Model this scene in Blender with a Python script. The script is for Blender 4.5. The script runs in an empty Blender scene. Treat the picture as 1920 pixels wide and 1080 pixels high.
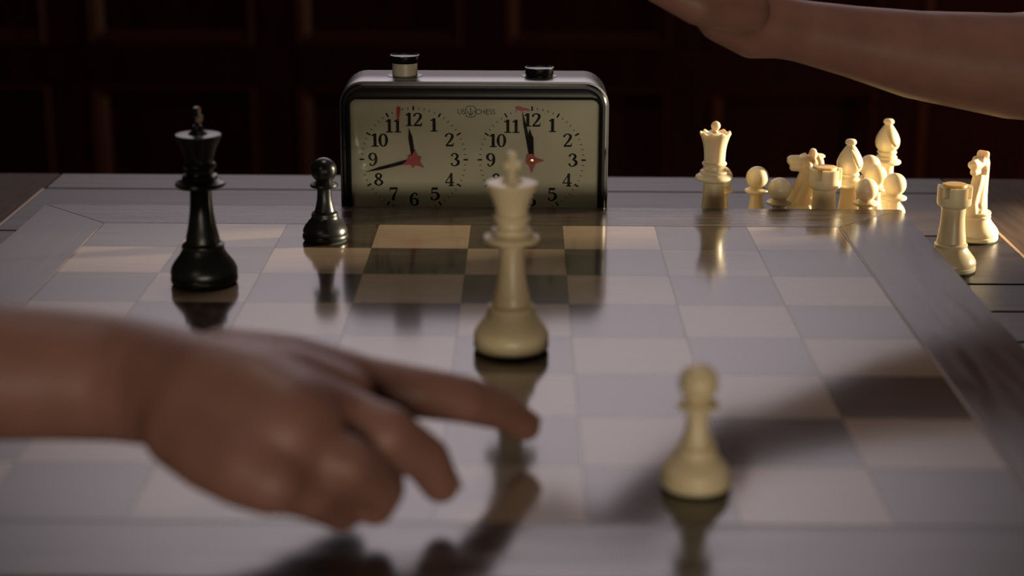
import bpy, bmesh, math, random
from math import pi, sin, cos, radians
from mathutils import Vector, Matrix

random.seed(7)
scene = bpy.context.scene
COL = scene.collection

# ------------------------------------------------------------------ camera
cam_d = bpy.data.cameras.new('camera')
cam = bpy.data.objects.new('camera', cam_d)
COL.objects.link(cam)
cam.location = (0.0318, -1.0177, 0.2530)
cam.rotation_euler = (1.29142, -0.00431, 0.00807)
cam_d.sensor_width = 36.0
cam_d.lens = 61.49
cam_d.clip_start = 0.02
cam_d.clip_end = 60
cam_d.dof.use_dof = True
cam_d.dof.focus_distance = 1.085
cam_d.dof.aperture_fstop = 6.2
scene.camera = cam

# ------------------------------------------------------------------ world, lamps, exposure
world = bpy.data.worlds.new('world')
scene.world = world
world.use_nodes = True
world.node_tree.nodes['Background'].inputs[0].default_value = (0.05, 0.05, 0.06, 1)
world.node_tree.nodes['Background'].inputs[1].default_value = 0.2
scene.view_settings.view_transform = 'Standard'
scene.view_settings.look = 'None'
scene.view_settings.gamma = 1
scene.view_settings.exposure = 0.0
scene.view_settings.use_curve_mapping = False

def area(name, loc, target, size, power, color, size_y=None, spread=180):
    d = bpy.data.lights.new(name, 'AREA')
    d.energy = power; d.color = color; d.size = size
    if size_y:
        d.shape = 'RECTANGLE'; d.size_y = size_y
    d.spread = radians(spread)
    o = bpy.data.objects.new(name, d)
    o.location = loc
    o.rotation_euler = (Vector(target) - Vector(loc)).to_track_quat('-Z', 'Y').to_euler()
    COL.objects.link(o)
    return o

def spot(name, loc, target, power, color, angle, blend=0.5, size=0.03):
    d = bpy.data.lights.new(name, 'SPOT')
    d.energy = power; d.color = color
    d.spot_size = radians(angle); d.spot_blend = blend; d.shadow_soft_size = size
    o = bpy.data.objects.new(name, d)
    o.location = loc
    o.rotation_euler = (Vector(target) - Vector(loc)).to_track_quat('-Z', 'Y').to_euler()
    COL.objects.link(o)
    return o

WINDOW_RADIANCE = 1.72
WINDOW_COLOR = (1.0, 0.86, 0.91)
# warm shaded lamp low on the right, its beam on the taken pieces
spot('reading_lamp_light', (1.30, 0.36, 0.21), (0.255, 0.093, 0.0), 300.0, (1.0, 0.84, 0.58), 9.6, 0.25, 0.03)
# low warm lamp behind the near player, level with the board so the board's edge cuts it off
area('low_lamp_light', (0.25, -2.3, -0.028), (0.05, 0.0, -0.01), 1.3, 12.0, (1.0, 0.85, 0.66), size_y=0.03)
# soft ceiling lamp over the table
area('ceiling_lamp_light', (0.0, 0.25, 1.95), (0.0, -0.15, 0.0), 0.45, 6.0, (1.0, 0.85, 0.72))
# faint fill added from behind the players, no actual lamp there
area('room_fill_light', (-0.9, -2.3, 1.15), (0.05, -0.1, 0.0), 0.7, 2.2, (1.0, 0.82, 0.61))
# weak lamp on the right that grazes the panelled wall
area('side_lamp_light', (2.1, 1.5, -0.25), (-0.9, 2.2, -0.25), 0.2, 3.5, (1.0, 0.6, 0.35))

# ------------------------------------------------------------------ helpers
def link_mesh(name, me, mat=None, parent=None, loc=None):
    o = bpy.data.objects.new(name, me)
    COL.objects.link(o)
    if mat is not None and not me.materials:
        me.materials.append(mat)
    if parent is not None:
        o.parent = parent
    if loc is not None:
        o.location = loc
    return o

def bm_obj(name, bm, mat=None, parent=None, loc=None, smooth=None):
    me = bpy.data.meshes.new(name)
    bmesh.ops.recalc_face_normals(bm, faces=bm.faces)
    bm.to_mesh(me)
    bm.free()
    if smooth is not None:
        for p in me.polygons:
            p.use_smooth = True
        me.set_sharp_from_angle(angle=radians(smooth))
    return link_mesh(name, me, mat, parent, loc)

def empty(name, loc, rz=0.0):
    o = bpy.data.objects.new(name, None)
    o.empty_display_size = 0.02
    COL.objects.link(o)
    o.location = loc
    o.rotation_euler = (0, 0, rz)
    return o

def tag(o, label, cat, group=None, kind=None):
    o['label'] = label
    o['category'] = cat
    if group: o['group'] = group
    if kind: o['kind'] = kind
    return o

def add_box(bm, x0, x1, y0, y1, z0, z1, bevel=0.0, seg=2):
    b2 = bmesh.new()
    vs = [b2.verts.new(p) for p in ((x0,y0,z0),(x1,y0,z0),(x1,y1,z0),(x0,y1,z0),(x0,y0,z1),(x1,y0,z1),(x1,y1,z1),(x0,y1,z1))]
    for f in ((0,3,2,1),(4,5,6,7),(0,1,5,4),(1,2,6,5),(2,3,7,6),(3,0,4,7)):
        b2.faces.new([vs[i] for i in f])
    if bevel > 0:
        bmesh.ops.bevel(b2, geom=b2.edges[:], offset=bevel, segments=seg, profile=0.5, affect='EDGES')
    me = bpy.data.meshes.new('tmp'); b2.to_mesh(me); b2.free()
    bm.from_mesh(me); bpy.data.meshes.remove(me)

def box_obj(name, x0, x1, y0, y1, z0, z1, mat, parent=None, bevel=0.0, loc=None):
    bm = bmesh.new()
    add_box(bm, x0, x1, y0, y1, z0, z1, bevel)
    return bm_obj(name, bm, mat, parent, loc)

def prism(bm, pts, z0, z1):
    lo = [bm.verts.new((x, y, z0)) for x, y in pts]
    hi = [bm.verts.new((x, y, z1)) for x, y in pts]
    bm.faces.new(hi); bm.faces.new(lo[::-1])
    n = len(pts)
    for i in range(n):
        bm.faces.new((lo[i], lo[(i+1) % n], hi[(i+1) % n], hi[i]))

def lathe_bm(profile, seg=56, bm=None, origin=(0,0,0)):
    """profile = [(r, z) ...] bottom to top in mm"""
    bm = bm or bmesh.new()
    ox, oy, oz = origin
    rings = []
    for r, z in profile:
        r *= .001; z *= .001
        if r < 1e-6:
            rings.append([bm.verts.new((ox, oy, oz+z))])
        else:
            rings.append([bm.verts.new((ox+r*cos(2*pi*i/seg), oy+r*sin(2*pi*i/seg), oz+z)) for i in range(seg)])
    for a, b in zip(rings, rings[1:]):
        if len(a) == 1 and len(b) == 1: continue
        for i in range(seg):
            j = (i+1) % seg
            if len(a) == 1: bm.faces.new((a[0], b[j], b[i]))
            elif len(b) == 1: bm.faces.new((a[i], a[j], b[0]))
            else: bm.faces.new((a[i], a[j], b[j], b[i]))
    return bm

def arc(cr, cz, r, a0, a1, n=6):
    return [(cr + r*cos(radians(a0+(a1-a0)*i/n)), cz + r*sin(radians(a0+(a1-a0)*i/n))) for i in range(n+1)]

def curve_pts(ctrl, n=5):
    """Catmull-Rom through control tuples"""
    out = []
    P = [ctrl[0]] + list(ctrl) + [ctrl[-1]]
    for k in range(1, len(P)-2):
        p0, p1, p2, p3 = P[k-1], P[k], P[k+1], P[k+2]
        for i in range(n):
            t = i/n
            out.append(tuple(0.5*((2*b)+(-a+c)*t+(2*a-5*b+4*c-d)*t*t+(-a+3*b-3*c+d)*t**3) for a, b, c, d in zip(p0, p1, p2, p3)))
    out.append(tuple(ctrl[-1]))
    return out

def evaluated_mesh(o, name):
    dg = bpy.context.evaluated_depsgraph_get()
    dg.update()
    me = bpy.data.meshes.new_from_object(o.evaluated_get(dg))
    me.name = name
    return me

def blob_mesh(name, chains, voxel, smooth_it=6, step=0.28, flat=None, extra=None):
    """continuous organic surface: tapered chains of balls fused by a voxel remesh"""
    bm = bmesh.new()
    for ch in chains:
        for (a, b) in zip(ch, ch[1:]):
            pa, pb = Vector(a[:3]), Vector(b[:3]); ra, rb = a[3], b[3]
            n = max(1, int((pb-pa).length / (step*min(ra, rb))))
            for i in range(n+1):
                t = i/n
                m = Matrix.Translation(pa.lerp(pb, t)) @ Matrix.Diagonal((1, 1, 1, 1))
                bmesh.ops.create_icosphere(bm, subdivisions=3 if ra > 0.009 else 2, radius=ra+(rb-ra)*t, matrix=m)
    if extra: extra(bm)
    me = bpy.data.meshes.new('tmp'); bm.to_mesh(me); bm.free()
    o = bpy.data.objects.new('tmp', me); COL.objects.link(o)
    r = o.modifiers.new('r', 'REMESH'); r.mode = 'VOXEL'; r.voxel_size = voxel; r.use_smooth_shade = True
    s = o.modifiers.new('s', 'SMOOTH'); s.factor = 0.5; s.iterations = smooth_it
    out = evaluated_mesh(o, name)
    bpy.data.objects.remove(o)
    for p in out.polygons: p.use_smooth = True
    out.materials.clear()
    return out

# ------------------------------------------------------------------ materials
def new_mat(name):
    m = bpy.data.materials.new(name); m.use_nodes = True
    return m, m.node_tree.nodes, m.node_tree.links, m.node_tree.nodes['Principled BSDF']

def wood(name, c_dark, c_light, scale=(2, 30, 30), rough=0.3, coat=0.0, coat_rough=0.1, bump=0.0, spec=0.5, contrast=(0.35, 0.7), rough_var=0.0, fine=1.0):
    m, N, L, P = new_mat(name)
    tc = N.new('ShaderNodeTexCoord'); oi = N.new('ShaderNodeObjectInfo')
    mp = N.new('ShaderNodeMapping'); mp.inputs['Scale'].default_value = scale
    add = N.new('ShaderNodeVectorMath'); add.operation = 'ADD'
    mul = N.new('ShaderNodeVectorMath'); mul.operation = 'SCALE'; mul.inputs['Scale'].default_value = 37.0
    cmb = N.new('ShaderNodeCombineXYZ')
    for k in range(3): L.new(oi.outputs['Random'], cmb.inputs[k])
    L.new(cmb.outputs[0], mul.inputs[0]); L.new(tc.outputs['Object'], mp.inputs['Vector'])
    L.new(mp.outputs[0], add.inputs[0]); L.new(mul.outputs[0], add.inputs[1])
    n1 = N.new('ShaderNodeTexNoise'); n1.inputs['Scale'].default_value = 1.0; n1.inputs['Detail'].default_value = 8; n1.inputs['Roughness'].default_value = 0.65; n1.inputs['Distortion'].default_value = 0.6
    L.new(add.outputs[0], n1.inputs['Vector'])
    n2 = N.new('ShaderNodeTexNoise'); n2.inputs['Scale'].default_value = 6.0*fine; n2.inputs['Detail'].default_value = 5
    L.new(add.outputs[0], n2.inputs['Vector'])
    mix = N.new('ShaderNodeMath'); mix.operation = 'MULTIPLY_ADD'; mix.inputs[1].default_value = 0.3
    L.new(n2.outputs['Fac'], mix.inputs[0])
    sc = N.new('ShaderNodeMath'); sc.operation = 'MULTIPLY'; sc.inputs[1].default_value = 0.7
    L.new(n1.outputs['Fac'], sc.inputs[0]); L.new(sc.outputs[0], mix.inputs[2])
    cr = N.new('ShaderNodeValToRGB')
    cr.color_ramp.elements[0].position = contrast[0]; cr.color_ramp.elements[0].color = (*c_dark, 1)
    cr.color_ramp.elements[1].position = contrast[1]; cr.color_ramp.elements[1].color = (*c_light, 1)
    L.new(mix.outputs[0], cr.inputs[0]); L.new(cr.outputs[0], P.inputs['Base Color'])
    P.inputs['Roughness'].default_value = rough
    P.inputs['Specular IOR Level'].default_value = spec
    if rough_var > 0:
        mr = N.new('ShaderNodeMapRange'); mr.inputs[1].default_value = 0.35; mr.inputs[2].default_value = 0.65
        mr.inputs[3].default_value = rough; mr.inputs[4].default_value = rough + rough_var
        L.new(n1.outputs['Fac'], mr.inputs[0]); L.new(mr.outputs[0], P.inputs['Roughness'])
    if coat > 0:
        P.inputs['Coat Weight'].default_value = coat; P.inputs['Coat Roughness'].default_value = coat_rough
    if bump > 0:
        b = N.new('ShaderNodeBump'); b.inputs['Strength'].default_value = bump; b.inputs['Distance'].default_value = 0.0006
        L.new(mix.outputs[0], b.inputs['Height']); L.new(b.outputs[0], P.inputs['Normal'])
        if coat > 0: 
            b2 = N.new('ShaderNodeBump'); b2.inputs['Strength'].default_value = bump*0.35; b2.inputs['Distance'].default_value = 0.0006
            L.new(mix.outputs[0], b2.inputs['Height']); L.new(b2.outputs[0], P.inputs['Coat Normal'])
    return m

def plain(name, col, rough=0.4, metal=0.0, spec=0.5, sss=0.0, sss_r=(1, .5, .3), sss_scale=0.004, coat=0.0, var=0.08, nscale=60):
    m, N, L, P = new_mat(name)
    tc = N.new('ShaderNodeTexCoord')
    n = N.new('ShaderNodeTexNoise'); n.inputs['Scale'].default_value = nscale; n.inputs['Detail'].default_value = 4
    L.new(tc.outputs['Object'], n.inputs['Vector'])
    cr = N.new('ShaderNodeValToRGB')
    cr.color_ramp.elements[0].position = 0.3; cr.color_ramp.elements[1].position = 0.7
    cr.color_ramp.elements[0].color = (*[max(0, c*(1-var)) for c in col], 1)
    cr.color_ramp.elements[1].color = (*[min(1, c*(1+var)) for c in col], 1)
    L.new(n.outputs['Fac'], cr.inputs[0]); L.new(cr.outputs[0], P.inputs['Base Color'])
    P.inputs['Roughness'].default_value = rough
    P.inputs['Metallic'].default_value = metal
    P.inputs['Specular IOR Level'].default_value = spec
    if sss > 0:
        P.inputs['Subsurface Weight'].default_value = sss
        P.inputs['Subsurface Radius'].default_value = sss_r
        P.inputs['Subsurface Scale'].default_value = sss_scale
    if coat > 0:
        P.inputs['Coat Weight'].default_value = coat; P.inputs['Coat Roughness'].default_value = 0.08
    return m

M_light = wood('maple_square', (0.215, 0.155, 0.105), (0.285, 0.210, 0.145), (14, 60, 60), 0.12, 0.0, 0.07, 0.012, contrast=(0.3, 0.7))
M_dark = wood('walnut_square', (0.018, 0.012, 0.009), (0.060, 0.042, 0.030), (14, 90, 60), 0.12, 0.0, 0.07, 0.02, contrast=(0.35, 0.65))
M_border = wood('walnut_border', (0.018, 0.012, 0.009), (0.055, 0.038, 0.028), (8, 90, 60), 0.13, 0.0, 0.08, 0.07, contrast=(0.35, 0.65), rough_var=0.10)
M_border_back = wood('walnut_border_open_grain', (0.016, 0.011, 0.008), (0.060, 0.042, 0.030), (10, 110, 60), 0.15, 0.0, 0.08, 0.30, contrast=(0.35, 0.65), rough_var=0.20)
M_inlay = plain('inlay_line', (0.30, 0.22, 0.14), 0.3)
M_table = wood('dark_table_wood', (0.012, 0.007, 0.005), (0.050, 0.032, 0.022), (5, 60, 60), 0.30, 0.0, 0.12, 0.18, contrast=(0.35, 0.68), rough_var=0.12)
M_table_end = wood('dark_table_end_wood', (0.030, 0.017, 0.011), (0.110, 0.066, 0.042), (60, 5, 60), 0.6, 0.0, 0.12, 0.35, spec=0.15, contrast=(0.35, 0.68), rough_var=0.12)
M_edge = plain('pale_edge', (0.42, 0.27, 0.16), 0.35)  # pale tone of the thin strips along the end-board joints
M_panel = wood('mahogany_panel', (0.020, 0.0015, 0.002), (0.045, 0.004, 0.004), (25, 25, 3), 0.45, 0.0, 0.2, 0.1, spec=0.12)
M_mould = wood('mahogany_moulding', (0.05, 0.011, 0.007), (0.09, 0.020, 0.011), (25, 25, 3), 0.40, 0.0, 0.2, 0.05, spec=0.3)
M_plaster = plain('dark_plaster', (0.05, 0.035, 0.03), 0.8, nscale=8)
M_floor = wood('floor_wood', (0.03, 0.018, 0.012), (0.07, 0.045, 0.03), (2, 20, 20), 0.4)
M_white = plain('ivory_plastic', (0.78, 0.66, 0.43), 0.33, sss=0.35, sss_r=(1.0, 0.55, 0.22), sss_scale=0.006, var=0.03)
M_insert = plain('amber_plastic', (0.72, 0.45, 0.12), 0.35, sss=0.35, sss_r=(1.0, 0.6, 0.2), sss_scale=0.006, var=0.03)
M_black = plain('black_plastic', (0.012, 0.013, 0.014), 0.30, var=0.1)
M_felt = plain('dark_felt', (0.02, 0.03, 0.02), 0.9)
M_chrome = plain('brushed_metal', (0.16, 0.16, 0.165), 0.30, metal=1.0, var=0.05, nscale=200)
M_bezel = plain('black_bezel', (0.006, 0.006, 0.007), 0.30, spec=0.3)
M_dial = plain('dial_paper', (0.60, 0.58, 0.42), 0.6, var=0.02)
M_ink = plain('printed_ink', (0.006, 0.005, 0.006), 0.6, spec=0.2)
M_ink_soft = plain('printed_ink_grey', (0.05, 0.045, 0.04), 0.5)
M_red = plain('red_enamel', (0.45, 0.010, 0.015), 0.35)
M_handblk = plain('black_hand_metal', (0.004, 0.004, 0.005), 0.5, spec=0.1)
M_brass = plain('brass_pin', (0.75, 0.62, 0.30), 0.25, metal=1.0)
M_cream = plain('cream_button_stem', (0.72, 0.66, 0.52), 0.35)
M_skin = plain('skin', (0.265, 0.130, 0.102), 0.48, sss=0.25, sss_r=(1.0, 0.4, 0.2), sss_scale=0.006, var=0.10, nscale=45, spec=0.4)
M_nail = plain('nail', (0.50, 0.29, 0.23), 0.25, var=0.02)

# thin clear glass: straight-through with a Fresnel sheen
M_glass, N, L, P = new_mat('clear_glass')
N.remove(P)
tr = N.new('ShaderNodeBsdfTransparent'); gl = N.new('ShaderNodeBsdfGlossy'); gl.inputs['Roughness'].default_value = 0.05
fr = N.new('ShaderNodeFresnel'); fr.inputs['IOR'].default_value = 1.45
mx = N.new('ShaderNodeMixShader')
L.new(fr.outputs[0], mx.inputs[0]); L.new(tr.outputs[0], mx.inputs[1]); L.new(gl.outputs[0], mx.inputs[2])
L.new(mx.outputs[0], N['Material Output'].inputs['Surface'])

# frosted daylight pane
M_pane, N, L, P = new_mat('daylit_frosted_pane')
N.remove(P)
em = N.new('ShaderNodeEmission'); em.inputs['Strength'].default_value = WINDOW_RADIANCE
# glow graded to shape the board's sheen: bright middle and top, dimmer below and sideways
tc = N.new('ShaderNodeTexCoord'); sp = N.new('ShaderNodeSeparateXYZ'); L.new(tc.outputs['Object'], sp.inputs[0])
rz = N.new('ShaderNodeValToRGB'); rz.color_ramp.interpolation = 'B_SPLINE'
els = [(0.0, .22), (0.10, .38), (0.25, .58), (0.58, .95), (1.0, 1.0)]
def ramp(node, els):
    r = node.color_ramp
    while len(r.elements) < len(els): r.elements.new(0.5)
    for e, (p, v) in zip(r.elements, els): e.position = p; e.color = (v, v, v, 1)
ramp(rz, els)
mz = N.new('ShaderNodeMath'); mz.operation = 'DIVIDE'; mz.inputs[1].default_value = 1.4; L.new(sp.outputs['Z'], mz.inputs[0]); L.new(mz.outputs[0], rz.inputs[0])
rx = N.new('ShaderNodeValToRGB'); rx.color_ramp.interpolation = 'B_SPLINE'
ramp(rx, [(0.0, .12), (0.14, .50), (0.28, .88), (0.5, 1.0), (0.70, .90), (0.86, .35), (1.0, .05)])
mxx = N.new('ShaderNodeMapRange'); mxx.inputs[1].default_value = -1.25; mxx.inputs[2].default_value = 1.25; L.new(sp.outputs['X'], mxx.inputs[0]); L.new(mxx.outputs[0], rx.inputs[0])
m1 = N.new('ShaderNodeMix'); m1.data_type = 'RGBA'; m1.blend_type = 'MULTIPLY'; m1.inputs['Factor'].default_value = 1
L.new(rz.outputs[0], m1.inputs[6]); L.new(rx.outputs[0], m1.inputs[7])
m2 = N.new('ShaderNodeMix'); m2.data_type = 'RGBA'; m2.blend_type = 'MULTIPLY'; m2.inputs['Factor'].default_value = 1
m2.inputs[7].default_value = (*WINDOW_COLOR, 1); L.new(m1.outputs[2], m2.inputs[6]); L.new(m2.outputs[2], em.inputs['Color'])
em.inputs['Strength'].default_value = WINDOW_RADIANCE * 1.4
L.new(em.outputs[0], N['Material Output'].inputs['Surface'])

# ------------------------------------------------------------------ room
FLOOR_Z = -0.782
WY = 2.2
def structure(o):
    o['kind'] = 'structure'; return o
structure(box_obj('floor', -2.4, 2.4, -3.2, WY+0.3, FLOOR_Z-0.1, FLOOR_Z, M_floor))
structure(box_obj('ceiling', -2.4, 2.4, -3.2, WY+0.3, 2.1, 2.2, M_plaster))
structure(box_obj('wall_left', -2.5, -2.4, -3.2, WY+0.3, FLOOR_Z, 2.1, M_plaster))
structure(box_obj('wall_right', 2.4, 2.5, -3.2, WY+0.3, FLOOR_Z, 2.1, M_plaster))
structure(box_obj('wall_front', -2.5, 2.5, -3.3, -3.2, FLOOR_Z, 2.1, M_plaster))

WX0, WX1, WZ0, WZ1 = -1.25, 1.25, 0.45, 1.85
bm = bmesh.new()
add_box(bm, -2.4, 2.4, WY+0.04, WY+0.16, FLOOR_Z, WZ0)
add_box(bm, -2.4, 2.4, WY+0.04, WY+0.16, WZ1, 2.1)
add_box(bm, -2.4, WX0, WY+0.04, WY+0.16, WZ0, WZ1)
add_box(bm, WX1, 2.4, WY+0.04, WY+0.16, WZ0, WZ1)
wall = structure(bm_obj('wall_back', bm, M_panel))

# window in the back wall, above the frame; seen only as the sheen on the board
win = empty('window_1', ((WX0+WX1)/2, WY+0.04, WZ0)); structure(win)
w2, hh = (WX1-WX0)/2, WZ1-WZ0
for a in ((-w2-0.06, w2+0.06, -0.05, 0.0, -0.06, 0.0), (-w2-0.06, w2+0.06, -0.05, 0.0, hh, hh+0.06),
          (-w2-0.06, -w2, -0.05, 0.0, 0.0, hh), (w2, w2+0.06, -0.05, 0.0, 0.0, hh)):
    box_obj('window_frame', *a, M_mould, win, 0.004)
box_obj('window_pane', -w2, w2, 0.03, 0.036, 0.0, hh, M_pane, win)

# wainscot: stiles, rails, sloping mouldings and sunk panels, each its own board
PITCH, STILE = 0.3835, 0.075
rails = [(-0.285, -0.212), (-0.782, -0.700), (0.24, 0.40)]
for z0, z1 in rails:
    box_obj('rail', -2.4, 2.4, WY, WY+0.04, z0, z1, M_panel, wall, 0.002)
zz = [(-0.700, -0.285), (-0.212, 0.24)]
xs = [-0.8505 + PITCH*k for k in range(-4, 9)]
stile_me = {}; pan_me = {}; mou_me = {}
for (z0, z1) in zz:
    h = z1-z0
    bm = bmesh.new(); add_box(bm, 0, STILE, 0, 0.04, 0, h, 0.002); me = bpy.data.meshes.new('stile'); bm.to_mesh(me); bm.free(); me.materials.append(M_panel)
    pw = PITCH-STILE
    bm = bmesh.new(); add_box(bm, 0.028, pw-0.028, 0.026, 0.038, 0.028, h-0.028, 0.004); pm = bpy.data.meshes.new('panel'); bm.to_mesh(pm); bm.free(); pm.materials.append(M_panel)
    # moulding: frame sloping from the stile face down to the panel
    bm = bmesh.new()
    ring = []
    for ins, dep in ((0.0, 0.003), (0.006, -0.004), (0.012, 0.004), (0.016, 0.016), (0.030, 0.030)):
        ring.append([bm.verts.new(p) for p in ((ins, dep, ins), (pw-ins, dep, ins), (pw-ins, dep, h-ins), (ins, dep, h-ins))])
    for a, b in zip(ring, ring[1:]):
        for i in range(4):
            bm.faces.new((a[i], a[(i+1) % 4], b[(i+1) % 4], b[i]))
    bmesh.ops.recalc_face_normals(bm, faces=bm.faces)
    mm = bpy.data.meshes.new('moulding'); bm.to_mesh(mm); bm.free(); mm.materials.append(M_mould)
    for x in xs:
        link_mesh('stile', me, None, wall, (x, WY, z0))
        link_mesh('panel', pm, None, wall, (x+STILE, WY, z0))
        link_mesh('moulding', mm, None, wall, (x+STILE, WY, z0))

# ------------------------------------------------------------------ table
TZ = -0.032
table = empty('table', (0.014, -0.35, FLOOR_Z))
tag(table, 'dark brown plank table with breadboard ends under the chess board', 'table')
TO = Vector((0.014, -0.35, FLOOR_Z))
XL, XR = -0.3205, 0.3485
ys = [0.285, 0.2335, 0.107, -0.0096, -0.0663, -0.123, -0.24, -0.36, -0.48, -0.60, -0.72, -0.84, -0.97]
for y1, y0 in zip(ys, ys[1:]):
    box_obj('plank', XL+0.0003-TO.x, XR-0.0003-TO.x, y0+0.0008-TO.y, y1-0.0008-TO.y, TZ-0.03-TO.z, TZ-TO.z, M_table, table, 0.0012)
for xa, xb in ((XL-0.20, XL-0.0003), (XR+0.0003, XR+0.20)):
    box_obj('end_board', xa-TO.x, xb-TO.x, -0.97-TO.y, 0.285-TO.y, TZ-0.03-TO.z, TZ-TO.z, M_table_end, table, 0.0012)
for xa in (XL, XR):
    o = box_obj('pale_joint_strip', xa-0.0011-TO.x, xa+0.0011-TO.x, -0.97-TO.y, 0.232-TO.y, TZ-0.004-TO.z, TZ+0.0002-TO.z, M_edge, table, 0.0002)
    o['label'] = 'pale line between planks and end board'
for (a, b, c, d) in ((XL-0.12, XR+0.12, 0.235, 0.255), (XL-0.12, XR+0.12, -0.94, -0.92), (XL-0.14, XL-0.12, -0.94, 0.255), (XR+0.12, XR+0.14, -0.94, 0.255)):
    box_obj('apron', a-TO.x, b-TO.x, c-TO.y, d-TO.y, TZ-0.13-TO.z, TZ-0.03-TO.z, M_table, table, 0.002)
for x in (XL-0.16, XR+0.16):
    for y in (0.24, -0.92):
        bm = bmesh.new()
        add_box(bm, -0.032, 0.032, -0.032, 0.032, 0.60, TZ-0.03-TO.z, 0.003)
        lathe_bm([(0,0),(20,0),(22,15),(18,40),(26,90),(22,200),(30,420),(24,520),(32,560),(32,600),(0,600)], 24, bm)
        bm_obj('leg', bm, M_table, table, (x-TO.x, y-TO.y, 0), 40)

# ------------------------------------------------------------------ chess board
S = 0.055
BO = Vector((0.0, -0.22, TZ))
board = empty('chess_board', BO)
tag(board, 'wide glossy wooden chess board with pale and walnut squares and mitred border', 'chess board')
F = 4*S; B = 0.0475
box_obj('base_slab', -F-B+0.003, F+B-0.003, -F-B+0.003, F+B-0.003, 0.0, 0.025, M_border, board, 0.002)
g = 0.00004
for mat, nm in ((M_light, 'l'), (M_dark, 'd')):
    bm = bmesh.new(); add_box(bm, -S/2+g, S/2-g, -S/2+g, S/2-g, 0.025, -TZ, 0.00006, 1)
    me = bpy.data.meshes.new('square'); bmesh.ops.recalc_face_normals(bm, faces=bm.faces); bm.to_mesh(me); bm.free(); me.materials.append(mat)
    for c in range(8):
        for r in range(8):
            if ((c+r) % 2 == 0) == (nm == 'd'):
                link_mesh('square', me, None, board, (-F+S*(c+.5), F-S*(r+.5), 0.0))
ft = -TZ
def border(pts, rot):
    bm = bmesh.new(); prism(bm, pts, 0.025, ft)
    bmesh.ops.bevel(bm, geom=[e for e in bm.edges if all(v.co.z > ft-1e-5 for v in e.verts)], offset=0.0003, segments=1, affect='EDGES')
    o = bm_obj('border_board', bm, M_border_back if rot == 0 else M_border, board); o.rotation_euler = (0, 0, rot); return o
il = 0.0013
for k in range(4):
    border([(-F-il, F+il), (F+il, F+il), (F+B, F+B), (-F-B, F+B)][::-1], k*pi/2)
    o = box_obj('inlay_strip', -F-il+0.0001, F+il-0.0001, F+0.0002, F+il-0.0002, 0.025, ft+0.00005, M_inlay if k in (1, 3) else M_border, board)
    o.rotation_euler = (0, 0, k*pi/2)
# outer skirt under the border
for k in range(4):
    o = box_obj('side_rail', -F-B+0.0015, F+B-0.0015, F+B-0.012, F+B-0.0015, 0.0, 0.0245, M_border, board, 0.0008)
    o.rotation_euler = (0, 0, k*pi/2)

# ------------------------------------------------------------------ chess pieces
def copy_tree(o, parent=None):
    c = o.copy(); COL.objects.link(c); c.parent = parent
    for ch in list(o.children): copy_tree(ch, c)
    return c

BASE_K = [(0,0.8),(16.2,0.8),(17.4,1.6),(17.6,2.8),(17.5,4.2),(16.9,4.9),(16.9,5.4),(17.5,6.0),(17.5,7.4),(17.0,9.2),(15.9,11.2),(14.2,13.6),(12.4,16.0),(11.3,18.0),(10.9,19.2),(11.2,20.0),(11.1,21.2),(10.2,22.0),(9.3,22.3)]
def base_scaled(sr, sz):
    return [(r*sr, z*sz) for r, z in BASE_K]

def felt_pad(t, r):
    return bm_obj('base_pad', lathe_bm([(0,0),(r-0.6,0),(r-0.6,0.8),(0,0.8)], 48), M_felt, t)

def make_king(mat):
    t = empty('king', (0,0,0))
    prof = BASE_K + curve_pts([(9.0,22.6),(8.5,26),(7.4,31),(6.3,38),(5.7,45),(5.6,50.4)], 4) + \
        [(8.0,51.2),(12.4,52.4),(13.1,53.4),(12.7,54.6),(10.2,55.6),(9.0,56.6),(9.2,57.4),(9.0,58.4),(7.4,59.2),(7.0,60.2),(7.2,61.6)] + \
        [(8.4,62.6),(8.8,63.6),(8.4,64.6),(7.4,65.4),(7.4,67)] + curve_pts([(7.8,69),(9.2,73),(10.8,76.5),(11.9,78.9)], 4) + \
        [(11.9,79.4),(11.5,79.8),(8.6,80.0),(5.2,80.0),(4.9,80.5),(3.4,81.6),(2.4,83.2),(2.2,84.4),(0,84.6)]
    bm_obj('body', lathe_bm(prof), mat, t, smooth=38)
    bm = bmesh.new()
    T_ = 1.35
    pts = [(-1.5,83.6),(1.5,83.6),(1.5,86.4),(3.9,85.6),(4.2,89.6),(1.6,88.9),(2.2,93.6),(0,94.3),(-2.2,93.6),(-1.6,88.9),(-4.2,89.6),(-3.9,85.6),(-1.5,86.4)]
    f = [bm.verts.new((x*.001, -T_*.001, z*.001)) for x, z in pts]; b = [bm.verts.new((x*.001, T_*.001, z*.001)) for x, z in pts]
    bm.faces.new(f); bm.faces.new(b[::-1])
    for i in range(len(pts)):
        j = (i+1) % len(pts); bm.faces.new((f[i], b[i], b[j], f[j]))
    bmesh.ops.recalc_face_normals(bm, faces=bm.faces)
    bmesh.ops.bevel(bm, geom=bm.edges[:], offset=0.0004, segments=2, affect='EDGES')
    bm_obj('cross', bm, mat, t, smooth=50)
    felt_pad(t, 17.4)
    return t

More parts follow.
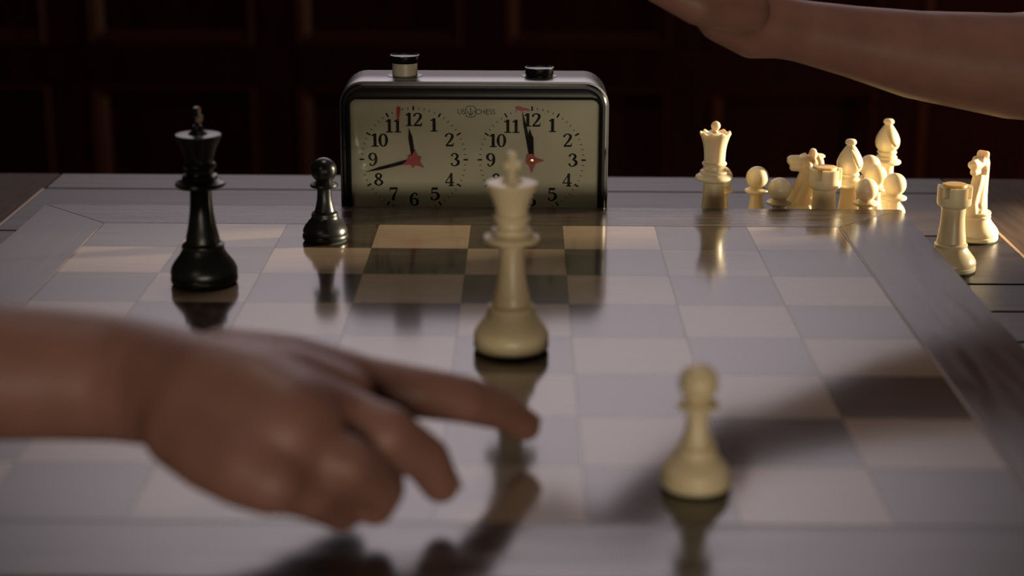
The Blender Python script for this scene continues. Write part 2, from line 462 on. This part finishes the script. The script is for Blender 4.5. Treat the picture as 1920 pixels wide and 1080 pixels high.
def make_queen(mat):
    t = empty('queen', (0,0,0))
    prof = base_scaled(0.94, 0.88) + curve_pts([(8.6,20),(8.0,25),(7.2,31),(6.7,38),(6.6,44.6)], 4) + \
        [(8,45.2),(11.2,46.2),(11.9,47.4),(11.5,48.8),(9.8,49.9),(8.9,50.6),(9.1,51.4),(8.7,52.2),(7.3,53.0),(7.0,54.2),(7.0,55.2),(7.7,55.9),(7.9,56.7),(7.4,57.5),(6.7,58)] + \
        curve_pts([(6.7,59),(6.9,64),(7.6,69),(8.8,73.0),(9.8,75.4)], 4)
    bm = lathe_bm(prof, 64)
    # coronet: scalloped rim
    top = [v for v in bm.verts if abs(v.co.z-0.0754) < 1e-5]
    n = 64
    rings = []
    for (r, z, amp) in ((9.9,76.0,0.7),(9.4,76.6,0.7),(8.3,76.2,0.5),(7.0,75.4,0.0),(4.2,76.0,0.0),(0,76.6,0)):
        if r == 0: rings.append([bm.verts.new((0,0,z*.001))]); continue
        rings.append([bm.verts.new((r*.001*cos(2*pi*i/n), r*.001*sin(2*pi*i/n), (z+amp*cos(2*pi*i/n*9))*.001)) for i in range(n)])
    top.sort(key=lambda v: math.atan2(v.co.y, v.co.x) % (2*pi))
    prev = top
    for rg in rings:
        for i in range(n):
            j = (i+1) % n
            if len(rg) == 1: bm.faces.new((prev[i], prev[j], rg[0]))
            else: bm.faces.new((prev[i], prev[j], rg[j], rg[i]))
        prev = rg
    bm_obj('body', bm, mat, t, smooth=42)
    bm_obj('crown_ball', lathe_bm([(0,75.8),(2.2,76.2)] + arc(0, 80.6, 3.0, -70, 80, 8) + [(0,83.9)], 32), mat, t, smooth=60)
    felt_pad(t, 16.2)
    return t

def make_bishop(mat, slit_dir=radians(-18)):
    t = empty('bishop', (0,0,0))
    prof = base_scaled(0.84, 0.74) + curve_pts([(7.4,16.8),(6.6,21),(5.6,27),(5.1,33),(5.0,37.2)], 4) + \
        [(7,37.7),(9.4,38.5),(9.9,39.4),(9.5,40.4),(7.4,41.2),(6.9,42),(7.1,42.8),(6.7,43.6),(5.8,44.2),(5.9,45.2),(6.6,45.9),(6.6,46.7),(5.8,47.3)] + \
        curve_pts([(6.0,47.8),(7.6,50),(8.3,53),(7.9,56),(6.4,59.4),(4.4,62.6),(3.0,64.6),(2.4,65.6)], 4) + \
        [(3.4,66.0),(3.7,66.9),(3.5,68.0),(2.6,68.9),(0,69.2)]
    o = bm_obj('body', lathe_bm(prof, 56), mat, None, smooth=None)
    bm = bmesh.new(); add_box(bm, -0.0009, 0.0009, -0.012, 0.012, -0.0065, 0.0065)
    c = bm_obj('cut', bm, None)
    # slanting slit cut into the mitre
    c.matrix_world = Matrix.Rotation(slit_dir, 4, 'Z') @ Matrix.Translation((0.0040, 0, 0.0570)) @ Matrix.Rotation(radians(-27), 4, 'Y')
    md = o.modifiers.new('b', 'BOOLEAN'); md.operation = 'DIFFERENCE'; md.object = c; md.solver = 'EXACT'
    bpy.context.view_layer.update()
    me = evaluated_mesh(o, 'body')
    bpy.data.objects.remove(o); bpy.data.objects.remove(c)
    for p in me.polygons: p.use_smooth = True
    me.set_sharp_from_angle(angle=radians(40))
    me.materials.clear()
    link_mesh('body', me, mat, t)
    felt_pad(t, 14.5)
    return t

def make_rook(mat):
    t = empty('rook', (0,0,0))
    prof = base_scaled(0.90, 0.80) + curve_pts([(8.9,18.2),(8.4,22),(7.6,28),(7.2,34),(7.3,39.6)], 4) + \
        [(8.2,40.2),(9.9,41.4),(10.3,42.2),(10.4,46.4)]
    bm = lathe_bm(prof, 72)
    n = 72
    base_ring = sorted([v for v in bm.verts if abs(v.co.z-0.0464) < 1e-6], key=lambda v: math.atan2(v.co.y, v.co.x) % (2*pi))
    inner_lo = [bm.verts.new((7.9*.001*cos(2*pi*i/n), 7.9*.001*sin(2*pi*i/n), 0.0464)) for i in range(n)]
    cap = [bm.verts.new((7.9*.001*cos(2*pi*i/n), 7.9*.001*sin(2*pi*i/n), 0.0462)) for i in range(n)]
    # parapet: 6 merlons with gaps
    gap = [(i % 18) in (0, 1, 2, 3, 4) for i in range(n)]
    ot = [bm.verts.new((10.5*.001*cos(2*pi*i/n), 10.5*.001*sin(2*pi*i/n), 0.0530)) for i in range(n)]
    it = [bm.verts.new((8.1*.001*cos(2*pi*i/n), 8.1*.001*sin(2*pi*i/n), 0.0530)) for i in range(n)]
    for i in range(n):
        j = (i+1) % n
        a, b, c, d = base_ring[i], base_ring[j], inner_lo[j], inner_lo[i]
        if gap[i]:
            bm.faces.new((a, b, c, d))
        else:
            bm.faces.new((a, b, ot[j], ot[i])); bm.faces.new((ot[i], ot[j], it[j], it[i])); bm.faces.new((it[i], it[j], c, d))
            if gap[i-1]: bm.faces.new((a, ot[i], it[i], d))
            if gap[j]: bm.faces.new((b, c, it[j], ot[j]))
    bm.faces.new(inner_lo)
    lathe_bm([(0,46.3),(6.9,46.3),(6.9,51.6),(0,51.6)], 48, bm)
    for v in cap: bm.verts.remove(v)
    bmesh.ops.delete(bm, geom=[v for v in bm.verts if not v.link_faces], context='VERTS')
    bm_obj('body', bm, mat, t, smooth=35)
    o = bm_obj('top_disc', lathe_bm([(0,51.7),(6.9,51.7),(7.2,52.0),(7.2,53.6),(6.7,54.3),(0,54.7)], 48), M_insert if mat is M_white else mat, t, smooth=40)
    o['label'] = 'amber disc set inside the battlements'
    felt_pad(t, 15.6)
    return t

def make_pawn(mat):
    t = empty('pawn', (0,0,0))
    prof = [(0,0.8),(12.2,0.8),(13.0,1.5),(13.2,2.6),(13.0,3.8),(12.4,4.4),(12.4,4.9),(12.9,5.4),(12.7,6.8),(11.7,8.8),(9.8,11.2),(8.2,13.0),(7.6,14.4),(7.8,15.2),(7.5,16.3),(6.4,16.9)] + \
        curve_pts([(5.9,17.3),(5.2,20),(4.4,24),(4.1,28),(4.1,30.4)], 4) + [(5.6,30.9),(7.6,31.6),(8.1,32.4),(7.7,33.4),(5.6,34.3),(4.9,34.8)] + \
        arc(0, 41.2, 7.4, -54, 84, 14) + [(0,48.6)]
    bm_obj('body', lathe_bm(prof), mat, t, smooth=38)
    felt_pad(t, 12.8)
    return t

def make_knight(mat):
    t = empty('knight', (0,0,0))
    prof = base_scaled(0.88, 0.78)[:-1] + [(9.6,17.6),(9.9,18.4),(9.6,19.3),(0,20.0)]
    bm_obj('base', lathe_bm(prof, 48), mat, t, smooth=38)
    mm = lambda x, y, z, r: (x*.001, y*.001, z*.001, r*.001)
    ch = []
    # neck and chest (profile in xz, muzzle towards -x)
    ch.append([mm(-1.0,0,19,8.0), mm(-1.0,0,24,7.2), mm(1.0,0,31,6.2), mm(3.2,0,38,5.4), mm(4.4,0,44,5.0), mm(4.4,0,49,4.8)])
    ch.append([mm(-6.5,0,20,5.0), mm(-7.4,0,25,4.2), mm(-4.8,0,31,4.0), mm(-1.5,0,38,4.2), mm(0,0,42,4.0)])
    ch.append([mm(6.0,0,20,5.0), mm(6.6,0,28,4.2), mm(7.8,0,36,3.6), mm(8.6,0,44,3.4), mm(9.0,0,50,3.2), mm(7.5,0,53,3.0)])
    # head: long, nearly level, blunt muzzle
    ch.append([mm(4.5,0,50,4.6), mm(0.5,0,50.2,4.3), mm(-4.5,0,50.8,3.9), mm(-9.0,0,51.2,3.5)])
    ch.append([mm(2.0,0,46.5,4.4), mm(-3.0,0,47.0,3.4), mm(-8.0,0,46.4,2.6)])
    for s in (-1, 1):
        ch.append([mm(1.2,s*2.8,48.2,3.5), mm(2.2,s*2.4,46.0,3.2)])           # cheek
        ch.append([mm(-2.5,s*2.9,53.2,1.5), mm(-0.2,s*3.1,54.0,1.6)])           # brow
        ch.append([mm(-10.4,s*1.7,52.0,1.7), mm(-10.0,s*1.9,50.8,1.7)])         # nostril
        ch.append([mm(4.2,s*2.0,54.0,2.4), mm(4.8,s*2.3,56.8,2.0)])             # short blunt ear
    ch.append([mm(5.0,-1.8,56.8,1.9), mm(5.4,1.8,56.8,1.9)])
    ch.append([mm(7.0,0,53.5,2.6), mm(10.8,0,54.0,1.5), mm(12.0,0,53.6,1.0)])   # swept crest
    # mane locks down the back of the neck
    for k, (x, z) in enumerate(((11.0,50.0),(11.2,45.5),(10.8,41.0),(9.8,36.5),(8.8,32.0))):
        ch.append([mm(x-2.5,0,z+1.2,1.7), mm(x,0,z-0.4,1.3), mm(x+0.4,0,z-2.0,1.0)])
    me = blob_mesh('head', ch, 0.0005, 3, 0.35)
    link_mesh('head', me, mat, t)
    felt_pad(t, 15.2)
    return t

def place(t, x, y, z, rz=0.0):
    t.location = (x, y, z); t.rotation_euler = (0, 0, rz); return t

kw = make_king(M_white); place(kw, 0.0262, -0.2398, 0, radians(20))
tag(kw, 'ivory king standing alone in the middle of the board', 'chess piece')
kb = make_king(M_black); place(kb, -0.1366, -0.1300, 0, radians(72))
tag(kb, 'black king standing on the left of the board', 'chess piece')
pb = make_pawn(M_black); place(pb, -0.0830, -0.0374, 0)
tag(pb, 'black pawn standing in front of the clock\'s left edge', 'chess piece')
pw = make_pawn(M_white); place(pw, 0.0968, -0.4050, 0)
tag(pw, 'ivory pawn standing on the near right part of the board', 'chess piece')
G = 'taken ivory pieces on the table beside the board'
q = make_queen(M_white); place(q, 0.1519, 0.0668, TZ, 0.2)
tag(q, 'ivory queen with scalloped crown standing right of the clock', 'chess piece', G)
r1 = make_rook(M_white); place(r1, 0.2229, 0.0705, TZ, radians(44))
tag(r1, 'ivory rook with amber top standing in front of the knight behind the board', 'chess piece', G)
r2 = copy_tree(r1); place(r2, 0.2935, 0.0218, TZ, radians(34))
tag(r2, 'ivory rook with amber top standing beyond the board\'s right edge', 'chess piece', G)
b1 = make_bishop(M_white); place(b1, 0.2407, 0.0850, TZ, radians(2))
tag(b1, 'ivory bishop standing between the rook and the round pawn heads', 'chess piece', G)
b2 = copy_tree(b1); place(b2, 0.2792, 0.1571, TZ, radians(-12))
tag(b2, 'ivory bishop farthest back in the cluster, its head clear above the pawns', 'chess piece', G)
k1 = make_knight(M_white); place(k1, 0.2155, 0.1045, TZ, radians(2))
tag(k1, 'ivory knight with its muzzle to the left behind a rook', 'chess piece', G)
k2 = copy_tree(k1); place(k2, 0.3274, 0.0985, TZ, radians(52))
tag(k2, 'ivory knight standing at the far right behind a rook', 'chess piece', G)
for (x, y, lab) in ((0.1600, 0.0960, 'ivory pawn mostly hidden behind the ivory queen'),
                    (0.1834, 0.0964, 'ivory pawn just right of the queen with its slim neck showing'),
                    (0.1931, 0.0625, 'ivory pawn close to the board edge left of the knight'),
                    (0.2635, 0.1346, 'ivory pawn behind the others, half hidden by the nearer bishop'),
                    (0.2616, 0.1050, 'ivory pawn in the middle of the cluster under the tall bishop'),
                    (0.2690, 0.0780, 'ivory pawn at the right end of the cluster by the board corner'),
                    (0.2479, 0.0622, 'ivory pawn nearest the board edge in front of the bishop')):
    o = copy_tree(pw); place(o, x, y, TZ); tag(o, lab, 'chess piece', G)

# ------------------------------------------------------------------ chess clock
CX, CY0, CH = 0.0004, 0.0560, 0.1092
clock = empty('chess_clock', (CX, CY0, TZ), radians(0.6))
tag(clock, 'two-dial chess clock in a black and silver case with top buttons', 'chess clock')
def rrect(w, h, r, n=8, x0=0.0, z0=0.0):
    out = []
    for cx, cz, a in ((x0+w/2-r, z0+h-r, 0), (x0-w/2+r, z0+h-r, 90), (x0-w/2+r, z0+r, 180), (x0+w/2-r, z0+r, 270)):
        for i in range(n+1):
            t = radians(a + 90*i/n); out.append((cx+r*cos(t), cz+r*sin(t)))
    return out
def xz_loft(bm, loops, cap0=False, cap1=False):
    rings = [[bm.verts.new((x, y, z)) for x, z in pts] for pts, y in loops]
    n = len(rings[0])
    for a, b in zip(rings, rings[1:]):
        for i in range(n):
            j = (i+1) % n; bm.faces.new((a[i], a[j], b[j], b[i]))
    if cap0: bm.faces.new(rings[0])
    if cap1: bm.faces.new(rings[-1][::-1])
W_, D_ = 0.1680, 0.048
def rr(ins, r, top=None):
    return rrect(W_-2*ins, CH-2*ins, r, 8, 0, ins)
bm = bmesh.new()
xz_loft(bm, [(rr(0.0016, 0.0135), 0.0022), (rr(0.0003, 0.0145), 0.0024), (rr(0.0, 0.0150), 0.0034), (rr(0.0, 0.0150), D_-0.002), (rr(0.0012, 0.0138), D_), (rr(0.006, 0.009), D_+0.001)], cap1=True)
bm_obj('housing', bm, M_chrome, clock, smooth=35)['label'] = 'silver metal band around the case'
# front bezel: raised black frame with a hollow towards the glass
def win_rr(ins, r):
    return rrect(0.1548-2*ins, 0.0915-2*ins, r, 8, 0.0002, 0.0062+ins)
bm = bmesh.new()
xz_loft(bm, [(rr(0.0014, 0.0136), 0.0030), (rr(0.0014, 0.0136), 0.0012), (rr(0.0024, 0.0128), 0.0), (rr(0.0040, 0.0118), 0.0)])
rings_o = rr(0.0040, 0.0118); rings_i = win_rr(-0.0012, 0.0058)
xz_loft(bm, [(rings_o, 0.0), (win_rr(-0.0030, 0.0075), 0.0008), (win_rr(-0.0016, 0.0062), 0.0004), (win_rr(-0.0006, 0.0050), 0.0008), (win_rr(0.0, 0.0045), 0.0022), (win_rr(0.0, 0.0045), 0.0055)])
bm_obj('bezel', bm, M_bezel, clock, smooth=35)
bm = bmesh.new(); xz_loft(bm, [(win_rr(0.0, 0.0045), 0.0056), (win_rr(0.0, 0.0045), 0.0066)], True, True)
dial = bm_obj('dial_plate', bm, M_dial, clock); dial['label'] = 'cream dial plate'
bm = bmesh.new(); xz_loft(bm, [(win_rr(0.0002, 0.0044), 0.0018), (win_rr(0.0002, 0.0044), 0.0024)], True, True)
bm_obj('glass', bm, M_glass, clock)

DZ = 0.0271 - TZ          # dial centre height above the table
DX = (-0.0380, 0.0361)
YP = 0.00555
BOLD = 1.0
def ribbon(bm, pts, ox, oz, sc, y=YP):
    """flat stroke of varying width; pts = (x, z, width)"""
    L_ = []
    for i, p in enumerate(pts):
        a = pts[max(0, i-1)]; b = pts[min(len(pts)-1, i+1)]
        dx, dz = b[0]-a[0], b[1]-a[1]; l = math.hypot(dx, dz) or 1
        nx, nz = -dz/l*p[2]*BOLD/2, dx/l*p[2]*BOLD/2
        L_.append((bm.verts.new((ox+(p[0]+nx)*sc, y, oz+(p[1]+nz)*sc)), bm.verts.new((ox+(p[0]-nx)*sc, y, oz+(p[1]-nz)*sc))))
    for a, b in zip(L_, L_[1:]):
        bm.faces.new((a[0], b[0], b[1], a[1]))
DIG = {
 '1': [([(.3,0,.19),(.3,1,.19)],0), ([(.06,.035,.07),(.54,.035,.07)],0), ([(.30,.97,.09),(.2,.88,.1),(.06,.82,.08)],0)],
 '2': [([(.07,.72,.13),(.10,.85,.11),(.30,.97,.07),(.50,.84,.15),(.49,.66,.17),(.33,.38,.12),(.08,.08,.07)],1), ([(.05,.06,.12),(.55,.06,.12)],0), ([(.55,.02,.06),(.59,.26,.06)],0)],
 '3': [([(.09,.76,.14),(.13,.91,.09),(.30,.97,.07),(.46,.85,.15),(.45,.67,.15),(.28,.54,.06)],1), ([(.28,.54,.06),(.50,.43,.15),(.53,.22,.17),(.31,.03,.07),(.12,.09,.09),(.07,.25,.14)],1)],
 '4': [([(.42,0,.17),(.42,1,.17)],0), ([(.42,.96,.07),(.03,.29,.07)],0), ([(.0,.27,.08),(.62,.27,.08)],0), ([(.24,.035,.07),(.6,.035,.07)],0)],
 '5': [([(.11,.92,.15),(.52,.92,.15)],0), ([(.13,.95,.07),(.11,.54,.07)],0), ([(.11,.54,.06),(.30,.63,.08),(.53,.48,.16),(.53,.22,.17),(.30,.03,.07),(.12,.09,.09),(.07,.25,.13)],1)],
 '6': [([(.50,.80,.13),(.43,.94,.09),(.30,.97,.07),(.11,.72,.16),(.08,.36,.17),(.15,.11,.11),(.30,.03,.07),(.49,.14,.15),(.51,.38,.16),(.31,.57,.07),(.12,.42,.07)],1)],
 '7': [([(.04,.92,.14),(.57,.92,.14)],0), ([(.06,.97,.06),(.04,.70,.06)],0), ([(.56,.9,.06),(.42,.6,.1),(.28,.28,.17),(.26,0,.19)],1)],
 '8': [([(.30,.97,.07),(.48,.78,.14),(.30,.54,.11),(.12,.78,.14),(.30,.97,.07)],1), ([(.30,.54,.07),(.54,.27,.16),(.30,.03,.07),(.06,.27,.16),(.30,.54,.07)],1)],
 '0': [([(.30,.97,.07),(.46,.84,.13),(.53,.5,.19),(.46,.16,.13),(.30,.03,.07),(.14,.16,.13),(.07,.5,.19),(.14,.84,.13),(.30,.97,.07)],1)],
}
DIG['9'] = [([(.6-x, 1-z, w) for x, z, w in s], c) for s, c in DIG['6']]
NH = 0.0084
WIDE = 1.10
for d in DX:
    for h in range(1, 13):
        a = radians(90-30*h); rad = 0.0258 if h not in (10, 11) else 0.0250
        s = str(h); wid = {1: 0.6, 2: 1.16}[len(s)]*NH*WIDE; BOLD = 1.22
        bm = bmesh.new()
        for k, chd in enumerate(s):
            for pts, c in DIG[chd]:
                pp = curve_pts(pts, 5) if c else pts
                ribbon(bm, [(x*WIDE, z, w) for x, z, w in pp], -wid/2 + k*0.56*NH*WIDE, -NH/2, NH)
        o = bm_obj('numeral', bm, M_ink, dial, (d+rad*cos(a), 0, DZ+rad*sin(a)*0.99))
    BOLD = 1.0
    bm = bmesh.new()
    for k in range(60):
        a = radians(6*k)
        hr = k % 5 == 0
        r0, r1, w = (0.0312, 0.0341, 0.00105) if hr else (0.0317, 0.0333, 0.00040)
        ribbon(bm, [(r0*sin(a), r0*cos(a), w), (r1*sin(a), r1*cos(a), w)], 0, 0, 1)
    bm_obj('minute_track', bm, M_ink, dial, (d, 0, DZ))
# maker's lettering and emblem between the dials
def text_obj(body, size, x, z, mat, parent):
    cu = bpy.data.curves.new('t', 'FONT'); cu.body = body; cu.size = size; cu.align_x = 'CENTER'; cu.space_character = 0.95
    tmp = bpy.data.objects.new('t', cu); COL.objects.link(tmp)
    me = evaluated_mesh(tmp, 'lettering'); bpy.data.objects.remove(tmp)
    me.transform(Matrix.Rotation(radians(90), 4, 'X'))
    me.materials.clear()
    o = link_mesh('lettering', me, mat, parent, (x, YP, z)); return o
LZ = DZ + 0.0290
text_obj('US', 0.0046, -0.01135+0.0033, LZ, M_ink_soft, dial)
text_obj('CHESS', 0.0046, 0.0070, LZ, M_ink_soft, dial)
bm = bmesh.new()
pts = rrect(0.0060, 0.0068, 0.0016, 4, 0, -0.0034)
pts = pts + [pts[0]]
ribbon(bm, [(x, z, 0.00045) for x, z in pts], 0, 0, 1)
for pl in ([(0,-.0016,.0005),(0,.0022,.0005)], [(-.0018,.0004,.0005),(-.0013,-.0012,.0005),(0,-.0018,.0005),(.0013,-.0012,.0005),(.0018,.0004,.0005)], [(-.0007,.0015,.0004),(.0007,.0015,.0004)], [(-.0013,-.0022,.0004),(.0013,-.0022,.0004)]):
    ribbon(bm, pl, 0, 0, 1)
bm_obj('emblem', bm, M_ink_soft, dial, (-0.0022, 0, LZ+0.0016))['label'] = 'small crown emblem in a rounded square'

def blade(name, d, ang, length, w0, w1, y, mat, tail=0.0):
    bm = bmesh.new()
    prism(bm, [(-w0/2, -tail), (w0/2, -tail), (w1/2, length*0.72), (w1*0.3, length*0.8), (0, length), (-w1*0.3, length*0.8), (-w1/2, length*0.72)], -0.0002, 0.0002)
    o = bm_obj(name, bm, mat, clock, (d, y, DZ))
    o.rotation_euler = (Matrix.Rotation(radians(ang), 3, 'Y') @ Matrix.Rotation(radians(90), 3, 'X')).to_euler()
    return o
def star(d, rot, y, pts):
    bm = bmesh.new(); P_ = []
    for k, r in enumerate(pts):
        r *= 1.12
        a = radians(rot) + 2*pi*k/len(pts)
        P_.append((r*cos(a), r*sin(a)))
    prism(bm, P_, -0.0003, 0.0003)
    o = bm_obj('star_indicator', bm, M_red, clock, (d, y, DZ)); o.rotation_euler = (radians(90), 0, 0); o['label'] = 'small red star wheel on the dial centre'
    if d > 0: bm_obj('pin', lathe_bm([(0,0),(1.6,0),(1.7,0.5),(1.2,0.9),(0,1.0)], 20), M_brass, clock, (d, y-0.0003, DZ)).rotation_euler = (radians(90), 0, 0)
blade('hour_hand', DX[0], -8, 0.0205, 0.0022, 0.0026, 0.0048, M_handblk)
blade('minute_hand', DX[0], -104.5, 0.0315, 0.0024, 0.0018, 0.0043, M_handblk, 0.004)
star(DX[0], 22, 0.0037, [0.0046, 0.0030, 0.0060, 0.0030, 0.0042, 0.0032, 0.0068, 0.0032, 0.0046, 0.0030, 0.0072, 0.0030])
blade('hour_hand', DX[1], -4, 0.0200, 0.0028, 0.0040, 0.0048, M_handblk)
blade('minute_hand', DX[1], -11, 0.0328, 0.0024, 0.0018, 0.0043, M_handblk, 0.004)
star(DX[1], 0, 0.0037, [0.0070, 0.0026, 0.0030, 0.0040, 0.0042, 0.0034, 0.0030, 0.0036, 0.0030, 0.0074, 0.0030, 0.0030])
def flag(x, z, rot):
    bm = bmesh.new()
    prism(bm, [(-.0013,.0010),(-.0010,.0022),(0,.0028),(.0010,.0022),(.0013,.0010),(.0007,-.0040),(.0004,-.0064),(-.0004,-.0064),(-.0007,-.0040)], -0.0002, 0.0002)
    o = bm_obj('flag', bm, M_red, clock, (x, 0.0049, z))
    o.rotation_euler = (Matrix.Rotation(radians(rot), 3, 'Y') @ Matrix.Rotation(radians(90), 3, 'X')).to_euler(); o['label'] = 'small red time flag'
flag(DX[0]-0.0092, DZ+0.0312, 4)
flag(DX[1]-0.0078, DZ+0.0328, -80)

def button(x, up, label):
    y = 0.0245
    b = bm_obj('button', lathe_bm([(0,0),(8.0,0),(8.0,up),(0,up)], 40), M_cream if up > 5 else M_bezel, clock, (x, y, CH-0.0003), 40)
    b['label'] = label
    c = bm_obj('button_cap', lathe_bm([(0,up),(8.6,up),(9.0,up+0.5),(9.0,up+4.1),(8.8,up+4.3),(8.1,up+4.3),(7.6,up+3.9),(0,up+3.7)], 40), M_bezel, b, smooth=40)
    bm_obj('cap_rim', lathe_bm([(9.0,up+4.2),(9.2,up+4.4),(9.1,up+4.8),(8.5,up+4.9),(8.2,up+4.4),(9.0,up+4.2)], 40), M_chrome, b, smooth=50)['label'] = 'chrome rim of the cap'
    bm_obj('collar', lathe_bm([(0,0),(11.5,0),(11.2,0.6),(9.4,0.7),(0,0.7)], 40), M_chrome, b, smooth=40)
button(-0.0436-CX, 8.6, 'raised cream button with black cap')
button(0.0412-CX, 1.2, 'pressed-down black button')
for x in (-0.06, 0.06):
    for y in (0.008, 0.040):
        pass

# ------------------------------------------------------------------ the players' arms
LEFT_HAND = {
    'forearm': [(-0.3967, -0.4824, 0.075, 0.038), (-0.3128, -0.4496, 0.062, 0.034), (-0.2168, -0.4384, 0.056, 0.0285), (-0.1524, -0.4353, 0.054, 0.0245), (-0.13, -0.4348, 0.053, 0.0235), (-0.111, -0.4355, 0.052, 0.0226), (-0.0946, -0.4426, 0.052, 0.0216)],
    'palm': [(-0.0946, -0.4426, 0.052, 0.0215), (-0.075, -0.4587, 0.052, 0.0225), (-0.0596, -0.465, 0.05, 0.0225), (-0.048, -0.4722, 0.048, 0.02)],
    'radial': [(-0.076, -0.4207, 0.05, 0.016), (-0.053, -0.4203, 0.048, 0.0155), (-0.0319, -0.42, 0.045, 0.0125)],
    'between': [(-0.0717, -0.4352, 0.05, 0.017), (-0.0507, -0.4376, 0.048, 0.0168), (-0.0332, -0.4358, 0.0445, 0.0132)],
    'mid': [(-0.0657, -0.4491, 0.05, 0.019), (-0.0484, -0.4556, 0.048, 0.0165), (-0.035, -0.4534, 0.044, 0.013)],
    'ringm': [(-0.0665, -0.4675, 0.048, 0.019), (-0.053, -0.4745, 0.046, 0.0165), (-0.0424, -0.4752, 0.042, 0.013)],
    'fill': [(-0.0679, -0.4706, 0.045, 0.0175), (-0.0545, -0.4776, 0.0425, 0.0155), (-0.0454, -0.4801, 0.039, 0.0128)],
    'heel': [(-0.0803, -0.4659, 0.046, 0.0165), (-0.0698, -0.4753, 0.043, 0.0166), (-0.0592, -0.4838, 0.04, 0.0152), (-0.05, -0.488, 0.036, 0.0125)],
    'index': [(-0.0322, -0.4171, 0.044, 0.0118), (-0.0072, -0.414, 0.04, 0.0098), (0.0097, -0.4072, 0.035, 0.0092), (0.0232, -0.3882, 0.024, 0.008), (0.0329, -0.376, 0.013, 0.0066)],
    'middle': [(-0.0356, -0.4481, 0.043, 0.0122), (-0.0149, -0.4538, 0.039, 0.0102), (-0.0019, -0.4429, 0.025, 0.0088), (0.0027, -0.4387, 0.014, 0.0074)],
    'ring': [(-0.0424, -0.4752, 0.042, 0.012), (-0.0266, -0.476, 0.036, 0.01), (-0.0168, -0.4594, 0.021, 0.0087), (-0.0194, -0.4546, 0.012, 0.0073)],
    'pinky': [(-0.0502, -0.4871, 0.036, 0.0114), (-0.0386, -0.4808, 0.028, 0.0092), (-0.0324, -0.4618, 0.015, 0.008), (-0.0308, -0.4571, 0.01, 0.0068)],
    'thumb': [(-0.0773, -0.438, 0.04, 0.014), (-0.0595, -0.4323, 0.034, 0.012), (-0.0454, -0.4242, 0.028, 0.0105), (-0.0349, -0.4145, 0.024, 0.009)],
}
RIGHT_HAND = {
    'forearm': [(0.5225, 0.05, 0.1117, 0.045), (0.4103, 0.02, 0.0968, 0.04), (0.3167, 0.001, 0.0973, 0.031), (0.2581, -0.009, 0.105, 0.0255), (0.2191, -0.018, 0.1137, 0.0205), (0.1872, -0.026, 0.1207, 0.0175)],
    'palm': [(0.1872, -0.026, 0.1207, 0.0175), (0.1651, -0.032, 0.1253, 0.0178), (0.1401, -0.038, 0.1378, 0.018), (0.1154, -0.043, 0.1543, 0.0175), (0.0973, -0.045, 0.1688, 0.0165)],
    'heel': [(0.1777, -0.03, 0.1176, 0.012), (0.1592, -0.034, 0.1186, 0.0125), (0.1404, -0.038, 0.1289, 0.013)],
    'index': [(0.0971, -0.05, 0.1635, 0.0095), (0.0679, -0.05, 0.172, 0.0088), (0.0476, -0.05, 0.1676, 0.008), (0.0361, -0.05, 0.1575, 0.007)],
    'middle': [(0.0994, -0.035, 0.1709, 0.0095), (0.0684, -0.03, 0.1819, 0.0088), (0.0419, -0.03, 0.1789, 0.008), (0.0242, -0.03, 0.1672, 0.007)],
    'ring': [(0.1032, -0.02, 0.177, 0.009), (0.0751, -0.01, 0.1879, 0.0085), (0.0481, -0.005, 0.186, 0.0078), (0.03, -0.005, 0.1755, 0.0068)],
    'pinky': [(0.1103, -0.005, 0.1789, 0.0085), (0.0878, 0.005, 0.1915, 0.0078), (0.0667, 0.01, 0.1911, 0.007), (0.0514, 0.01, 0.1835, 0.0062)],
    'thumb': [(0.1529, -0.055, 0.1355, 0.013), (0.1246, -0.075, 0.1406, 0.011), (0.0982, -0.08, 0.1538, 0.0095), (0.0783, -0.078, 0.1632, 0.008)],
}

def person(name_label, H, nails, nscale):
    chains = list(H.values())
    me = blob_mesh('person', chains, 0.0011, 24, 0.2)
    o = link_mesh('person', me, M_skin)
    tag(o, name_label, 'person')
    for key in nails:
        ch = H[key]; a, b = Vector(ch[-2][:3]), Vector(ch[-1][:3]); r = ch[-1][3]
        ax = (b-a).normalized()
        # dorsal side: away from the palm
        up = Vector((0.0, -0.25, 1.0)) if nscale > 0 else Vector((0, 0.2, 1.0))
        if key == 'thumb': up = Vector((0, 1, 0.6))
        dors = (up - ax*up.dot(ax)).normalized()
        if dors.x < 0 and nscale > 0: pass
        side = ax.cross(dors).normalized()
        bm = bmesh.new()
        R_ = r*0.97
        rows = []
        for u in (-0.55, -0.2, 0.2, 0.6, 0.85):
            row = []
            for k in range(7):
                w = radians(-42 + 14*k) * (1.0 if u < 0.6 else 0.75)
                row.append(bm.verts.new(b + ax*(u*r) + (dors*cos(w) + side*sin(w))*(R_*(1.0 if u < 0.5 else 0.93 if u < 0.8 else 0.80))))
            rows.append(row)
        for p, q_ in zip(rows, rows[1:]):
            for k in range(6): bm.faces.new((p[k], p[k+1], q_[k+1], q_[k]))
        bm_obj('fingernail', bm, M_nail, o, smooth=60)
    return o
person('bare right forearm and hand reaching in from the left, fingers spread low over the board', LEFT_HAND, ('index', 'middle', 'ring', 'pinky'), 1)
person('bare forearm and hand of the opposite player stretched above the taken pieces', RIGHT_HAND, ('index', 'middle', 'ring', 'pinky', 'thumb'), -1)
